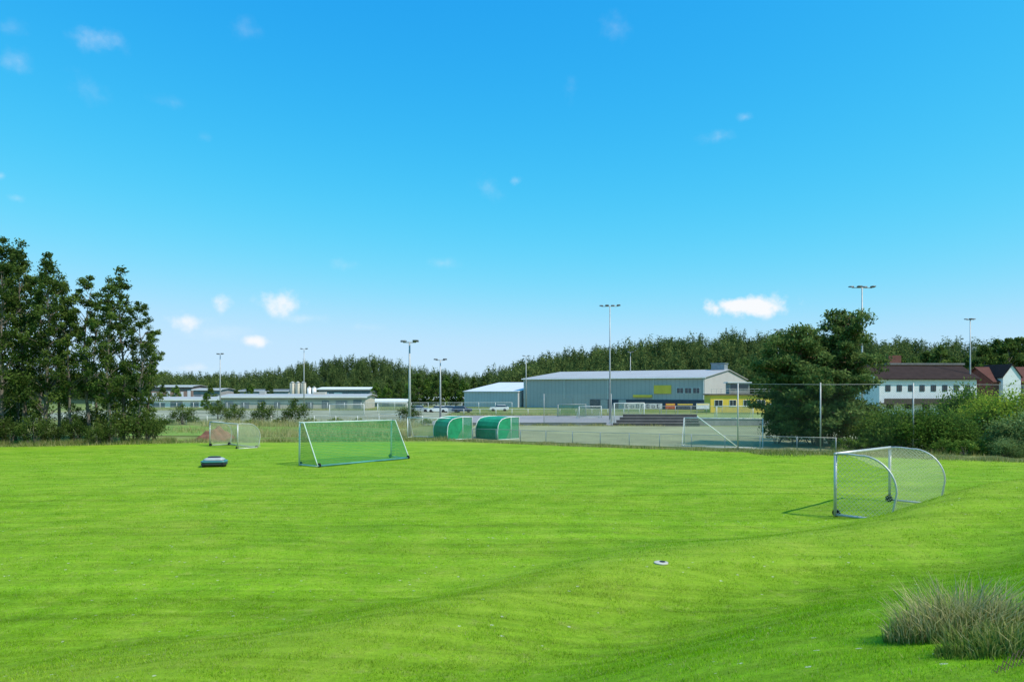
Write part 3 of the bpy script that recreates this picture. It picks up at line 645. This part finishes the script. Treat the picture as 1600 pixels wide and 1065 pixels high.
for i in range(4):
    part(e,'step',B().box(i*.5,11.2,i*.6,(i+1)*.6-.003,-.1,.36*(i+1)-.06),cm); part(e,'step_edge',B().box(i*.5-.02,11.22,i*.6-.03,(i+1)*.6-.033,.36*(i+1)-.057,.36*(i+1)),cl_)
cw=surf('grey_concrete',(.30,.29,.27),.9,.2,.6,grime=.3)
e=thing('retaining_wall','low grey concrete wall along the pitch edge','wall',(gx(1088,93.4),93.4,-.35),rad(-2.5)); part(e,'wall',B().box(0,30,0,.3,-.2,.85),cw); part(e,'coping',B().box(-.05,30.05,-.06,.36,.853,.95),cw)
e=thing('retaining_wall','low grey concrete wall along the pitch edge','wall',(gx(735,93.2),93.2,-.35),0); part(e,'wall',B().box(0,18,0,.25,-.2,.35),cw); part(e,'coping',B().box(-.05,18.05,-.05,.3,.353,.43),cw)
tile=surf('brown_tiles',(.045,.028,.024),.85,.2,1,stripes=(0,.35,.3),spec=.1); red=surf('dark_red_tiles',(.13,.055,.042),.85,.2,1,spec=.1); brick=surf('red_brick',(.17,.07,.05),.85,.2,1)
e=gable('white_house','long two storey white house with dark tiled roof',(gx(1374,130),130,-.35),rad(2),18.4,9,6.9,2.2,white,tile,.5,'house')
for i in range(8): win(e,1.6+i*2.15,4.6,.8,1.0,0,tile)
for i in range(5): win(e,2.0+i*3.4,1.3,1.2,1.2,0,tile)
dw=surf('dark_wood',(.09,.07,.055),.8,stripes=(0,.3,.6))
part(e,'terrace_railing',B().box(0,18,-1.6,-1.54,2.4,3.2),dw); part(e,'terrace_floor',B().box(0,18,-1.6,-.003,2.2,2.38),dw)
gable('white_gabled_house','narrow white house with steep gable facing the pitch',(gx(1526,137),137,-.35),rad(-88),7,3.4,7.2,2.2,white,tile,.2,'house')
e=gable('red_roofed_house','low house with dark red brown roof behind shrubs',(gx(1553,131),131,-.35),rad(2),18,9,6.4,2.6,surf('dark_red_wall',(.16,.06,.045),.8),red,.5,'house')
for i in range(4): win(e,2.5+i*3.2,4.2,1.2,1.2,0,white)
e=thing('brick_block','flat roofed dark red brick apartment block','building',(gx(1390,185),185,-.35),rad(3))
part(e,'wall',B().box(0,20,0,10,-.4,11.4),brick); part(e,'roof',B().box(-.3,20.3,-.3,10.3,11.4,11.9),surf('grey_roof',(.16,.15,.15),.7)); part(e,'stair_tower',B().box(1,4.4,2,6,11.9,14.0),brick)
for i in range(8): win(e,1.8+i*2.4,9.4,1.2,1.2,0,white)
grey=surf('grey_sheet_roof',(.42,.41,.39),.6,.08,.3); beige=surf('beige_wall',(.5,.46,.39),.8,.08,.5); slate=surf('blue_grey_wall',(.20,.22,.24),.7,.1,.5,stripes=(0,.8,.3))
def shed(label,px0,px1,D,H,wm,rm,doors=0,rise=.5,depth=14,doorm=None):
    x0,x1=gx(px0,D),gx(px1,D); W=x1-x0; e=gable('warehouse',label,(x0,D,-.35),rad(1.5),W,depth,H,rise,wm,rm,.6,'warehouse')
    for i in range(doors):
        x=W*(i+.5)/doors; k=random.uniform(.15,.36); part(e,'loading_door',B().box(x-W/doors*k,x+W/doors*k,-.08,-.004,-.3,H*random.uniform(.55,.78)),doorm or (slate if wm is not slate else white))
    part(e,'fascia',B().box(-.55,W+.55,-.72,-.66,H-.28,H+.12),white); return e
e=shed('long low beige warehouse with blue grey loading doors',345,570,178,3.1,beige,grey,9)
part(e,'roof_vent',B().box(8,9.4,5,6.4,3.5,4.4),grey); part(e,'roof_vent',B().box(22,25,5,7,3.5,4.3),beige)
shed('low white storage building beyond the lower field',205,345,196,2.2,white,grey,5)
shed('low building with bright white roof',572,634,205,1.5,beige,white,3)
shed('dark low industrial building with white edge',498,578,245,5.2,slate,white,4)
shed('brick coloured distant industrial building',236,300,300,6.4,surf('far_wall',(.34,.22,.17),.8),grey,6,doorm=white)
shed('grey distant industrial building',302,345,290,5.0,surf('far_wall_grey',(.36,.34,.32),.8),grey,3)
shed('beige distant block under the woodland',375,450,300,4.6,beige,surf('dark_roof',(.16,.16,.17),.7),4)
shed('grey low shed beside the storage hall',655,728,225,1.9,slate,white,4)
sil=surf('silo_concrete',(.50,.46,.37),.8,.1,1)
for i,px in enumerate((457,465.5,474)):
    D=235; e=thing('silo','pale cylindrical storage silo with conical top','silo',L(gx(px,D),D),0,'storage silos')
    part(e,'tank',B().tube([(0,0,0),(0,0,7.2)],.88,18),sil,True); part(e,'cone_roof',B().tube([(0,0,7.2),(0,0,7.7)],[.95,.15],18),grey,True); part(e,'ladder',B().box(-.2,.2,-1.0,-.9,.3,7.0),M['galv'])
for px in (483,491):
    D=240; e=thing('silo','slim white metal storage silo','silo',L(gx(px,D),D),0,'storage silos'); part(e,'tank',B().tube([(0,0,.8),(0,0,5.6)],.7,16),white,True); part(e,'cone_roof',B().tube([(0,0,5.6),(0,0,6.1)],[.72,.1],16),grey,True)

# ------------------------------------------------------------ robot mower
D=39.5; e=thing('robot_mower','large teal and grey robotic lawn mower on the grass','robot mower',L(gx(335,D),D,-.02),rad(12)); e.scale=(1,1,1.15)
teal=surf('teal_plastic',(.05,.20,.21),.35,.1,4,spec=.5); dk=surf('dark_plastic',(.03,.035,.04),.45,.15,5); lg=surf('light_grey_plastic',(.40,.42,.43),.4,.1,4)
part(e,'chassis',B().loft([(.07,.58,.40,0,0),(.12,.66,.46,0,0),(.2,.67,.47,0,0),(.22,.6,.42,0,0)],32,5),dk,True)
part(e,'bumper',B().loft([(.225,.62,.45,0,0),(.24,.68,.49,0,0),(.30,.68,.49,0,0),(.32,.62,.44,0,0)],32,5),teal,True)
part(e,'shell',B().loft([(.325,.55,.38,0,0),(.38,.56,.38,0,0),(.44,.44,.30,0,0),(.46,.3,.2,0,0)],32,4),lg,True)
part(e,'top_cover',B().loft([(.462,.34,.2,0,0),(.5,.33,.2,0,0),(.52,.25,.14,0,0)],24,4),dk,True)
for x in (-.5,.5):
    for y in (-.33,.33): part(e,'wheel',B().wheel((x,y,.14),.14,.12,'x'),M['black'])
a,b_=meet(1033,880); e=thing('sprinkler_cover','small round pale sprinkler cover set in the grass','sprinkler cover',L(a,b_,.005))
part(e,'rim',B().loft([(0,.14,.14,0,0),(.02,.14,.14,0,0),(.025,.13,.13,0,0)],24,2),surf('pale_plastic',(.55,.51,.42),.6,grime=.4)); part(e,'lid',B().loft([(.026,.06,.06,.03,.02),(.035,.055,.055,.03,.02)],16,2),M['black'])
b=B(); nn=26
for i in range(nn+1):
    for j in range(nn+1):
        u,v=i/nn*2-1,j/nn*2-1; r=math.hypot(u,v); z=max(0,1-r)**.8*(1+.2*math.sin(u*9+v*4)*math.cos(v*8))
        b.v.append((u*2.1,v*1.5,z*1.35-.05+random.uniform(-.03,.03)*(z>0)))
for i in range(nn):
    for j in range(nn): b.f.append((i*(nn+1)+j,(i+1)*(nn+1)+j,(i+1)*(nn+1)+j+1,i*(nn+1)+j+1)); b.m.append(0)
D=65; thing('soil_heap','small heap of reddish brown soil beside the goal','soil heap',L(gx(338,D),D),0,None,b.mesh('soil_heap',[surf('red_soil',(.24,.11,.07),.95,.3,3,bump=.8)]))
def car(loc,rz,mt,label):
    e=thing('parked_car',label,'car',loc,rz,'cars parked beyond the pitch')
    b=B(); prof=[(-2.1,.3),(2.1,.3),(2.15,.6),(2.0,.85),(1.1,.95),(-1.9,.98),(-2.15,.8)]
    n=len(prof); 
    for s in (-.85,.85): b.face([(p[0],s,p[1]) for p in prof])
    for i in range(n): p,q=prof[i],prof[(i+1)%n]; b.face([(p[0],-.85,p[1]),(q[0],-.85,q[1]),(q[0],.85,q[1]),(p[0],.85,p[1])])
    part(e,'body',b,mt)
    part(e,'cabin_glass',B().loft([(.96,1.5,.8,-.4,0),(1.38,1.05,.68,-.45,0)],24,6),M['glass'])
    part(e,'roof',B().loft([(1.382,1.06,.69,-.45,0),(1.44,.9,.6,-.45,0)],24,6),mt,True)
    for x in (-1.3,1.35):
        for y in (-.8,.8): part(e,'wheel',B().wheel((x,y,.32),.32,.2,'y'),M['black'])
silver=surf('silver_paint',(.5,.52,.54),.3,.03,1,metal=.4); dblue=surf('dark_blue_paint',(.03,.05,.12),.3,.05,1)
for px,D,mt,lb in ((684,150,white,'white'),(706,150,silver,'silver'),(722,149,dblue,'dark blue'),(655,152,silver,'silver'),(780,160,white,'white')):
    car(L(gx(px,D),D),rad(random.choice([3,-5,177])),mt,lb+' car parked beyond the yard fence')

# ------------------------------------------------------------ world
SE,SR=rad(52),rad(120)
w=bpy.data.worlds.new('World'); scene.world=w; w.use_nodes=True; nt=w.node_tree; nt.nodes.clear()
sky=N(nt,'ShaderNodeTexSky'); sky.sky_type='NISHITA'; sky.sun_disc=False; sky.sun_elevation=SE; sky.sun_rotation=SR; sky.air_density=1.0; sky.dust_density=.2; sky.ozone_density=3.0
sc=N(nt,'ShaderNodeSeparateColor'); nt.links.new(sky.outputs[0],sc.inputs[0])
S=.15
def curve(ch,k,p,c):
    x=math_(nt,'MULTIPLY',math_(nt,'POWER',math_(nt,'MULTIPLY',sc.outputs[ch],.11),p),k)
    q=math_(nt,'POWER',math_(nt,'ADD',math_(nt,'POWER',math_(nt,'DIVIDE',x,c),3.),1.),1/3.)
    return math_(nt,'MULTIPLY',math_(nt,'DIVIDE',x,q),1/S)
cc=N(nt,'ShaderNodeCombineColor'); nt.links.new(curve(0,3.1,2.25,.57),cc.inputs[0]); nt.links.new(curve(1,2.15,1.03,.82),cc.inputs[1]); nt.links.new(curve(2,2.15,.60,1.06),cc.inputs[2])
tc=N(nt,'ShaderNodeTexCoord').outputs['Generated']; sp=N(nt,'ShaderNodeSeparateXYZ'); nt.links.new(tc,sp.inputs[0])
az=math_(nt,'ARCTAN2',sp.outputs[0],sp.outputs[1]); el=math_(nt,'ARCSINE',sp.outputs[2])
n1=N(nt,'ShaderNodeTexNoise'); n1.inputs['Scale'].default_value=22; n1.inputs['Detail'].default_value=8; n1.inputs['Roughness'].default_value=.62; nt.links.new(tc,n1.inputs['Vector'])
n2=N(nt,'ShaderNodeTexNoise'); n2.inputs['Scale'].default_value=55; n2.inputs['Detail'].default_value=6; nt.links.new(tc,n2.inputs['Vector'])
cb=N(nt,'ShaderNodeCombineXYZ'); nt.links.new(az,cb.inputs[0]); nt.links.new(el,cb.inputs[1])
acc=None
CL=[(1162,478,66,17,1.6,.97),(440,472,38,20,.9,.92),(288,502,34,15,1.0,.9),(346,472,18,15,.8,.75),(400,533,20,9,1.1,.95),(475,497,34,9,.5,.55),(570,510,28,7,.4,.4),(290,575,70,9,.6,.6),(330,520,80,14,.35,.35),
 (150,62,46,18,.36,.55),(28,95,32,19,.34,.45),(137,138,32,22,.3,.35),(380,46,28,16,.3,.38),(962,40,26,20,.28,.4),(893,137,14,17,.3,.28),(1123,214,26,11,.36,.45),(1163,183,14,7,.45,.42),(760,296,26,20,.32,.42),(807,283,12,7,.45,.5),(270,160,28,11,.35,.25),(0,275,9,8,.6,.4),(25,310,16,7,.5,.35),(540,413,36,10,.4,.35),(690,411,26,9,.4,.35),(20,45,24,12,.35,.3),(320,215,16,8,.35,.15)]
for px,py,hw,hh,sh,op in CL:
    t=(px-800)/1100; v=(610-py)/1100; a0=math.atan(t); e0_=math.atan(v/math.sqrt(1+t*t))
    sa=hw/1100/(1+t*t)*1.25; se=hh/1100/math.sqrt(1+t*t)*1.25
    s1=N(nt,'ShaderNodeVectorMath',operation='SUBTRACT'); nt.links.new(cb.outputs[0],s1.inputs[0]); s1.inputs[1].default_value=(a0,e0_,0)
    s2=N(nt,'ShaderNodeVectorMath',operation='MULTIPLY'); nt.links.new(s1.outputs[0],s2.inputs[0]); s2.inputs[1].default_value=(1/sa,1/se,0)
    ln=N(nt,'ShaderNodeVectorMath',operation='LENGTH'); nt.links.new(s2.outputs[0],ln.inputs[0])
    d=math_(nt,'SUBTRACT',1.0,ln.outputs['Value'])
    d=math_(nt,'ADD',d,math_(nt,'MULTIPLY',math_(nt,'SUBTRACT',n1.outputs['Fac'],.52),3.2 if sh<.9 else 2.0))
    d=math_(nt,'ADD',d,math_(nt,'MULTIPLY',math_(nt,'SUBTRACT',n2.outputs['Fac'],.5),1.2))
    lim=N(nt,'ShaderNodeMapRange'); lim.inputs[1].default_value=1.55; lim.inputs[2].default_value=.7; nt.links.new(ln.outputs['Value'],lim.inputs[0])
    q=N(nt,'ShaderNodeMapRange',interpolation_type='SMOOTHSTEP'); q.inputs[1].default_value=0.0; q.inputs[2].default_value=1.5/sh*.7; q.inputs[4].default_value=op; nt.links.new(d,q.inputs[0])
    r=math_(nt,'MULTIPLY',q.outputs[0],lim.outputs[0])
    acc=r if acc is None else math_(nt,'MAXIMUM',acc,r)
cm_=mixc(nt,acc,cc.outputs[0],(6.4,6.5,6.65))
bg=N(nt,'ShaderNodeBackground'); bg.inputs['Strength'].default_value=S; nt.links.new(cm_,bg.inputs['Color'])
wo=N(nt,'ShaderNodeOutputWorld'); nt.links.new(bg.outputs[0],wo.inputs['Surface'])
sd=Vector((math.sin(SR)*math.cos(SE),math.cos(SR)*math.cos(SE),math.sin(SE)))
ld=bpy.data.lights.new('sun','SUN'); ld.energy=4.3; ld.angle=rad(.5); ld.color=(1,.94,.84)
lo=bpy.data.objects.new('sun',ld); COL.objects.link(lo); lo.rotation_euler=sd.to_track_quat('Z','Y').to_euler()
scene.view_settings.view_transform='Standard'; scene.view_settings.look='None'; scene.view_settings.exposure=0
cd=bpy.data.cameras.new('camera'); cd.sensor_width=36; cd.lens=24.75; cd.shift_y=.0484; cd.clip_end=9000; cd.clip_start=.1
co=bpy.data.objects.new('camera',cd); COL.objects.link(co); co.location=(0,0,CAM_Z); co.rotation_euler=(rad(90),0,0); scene.camera=co
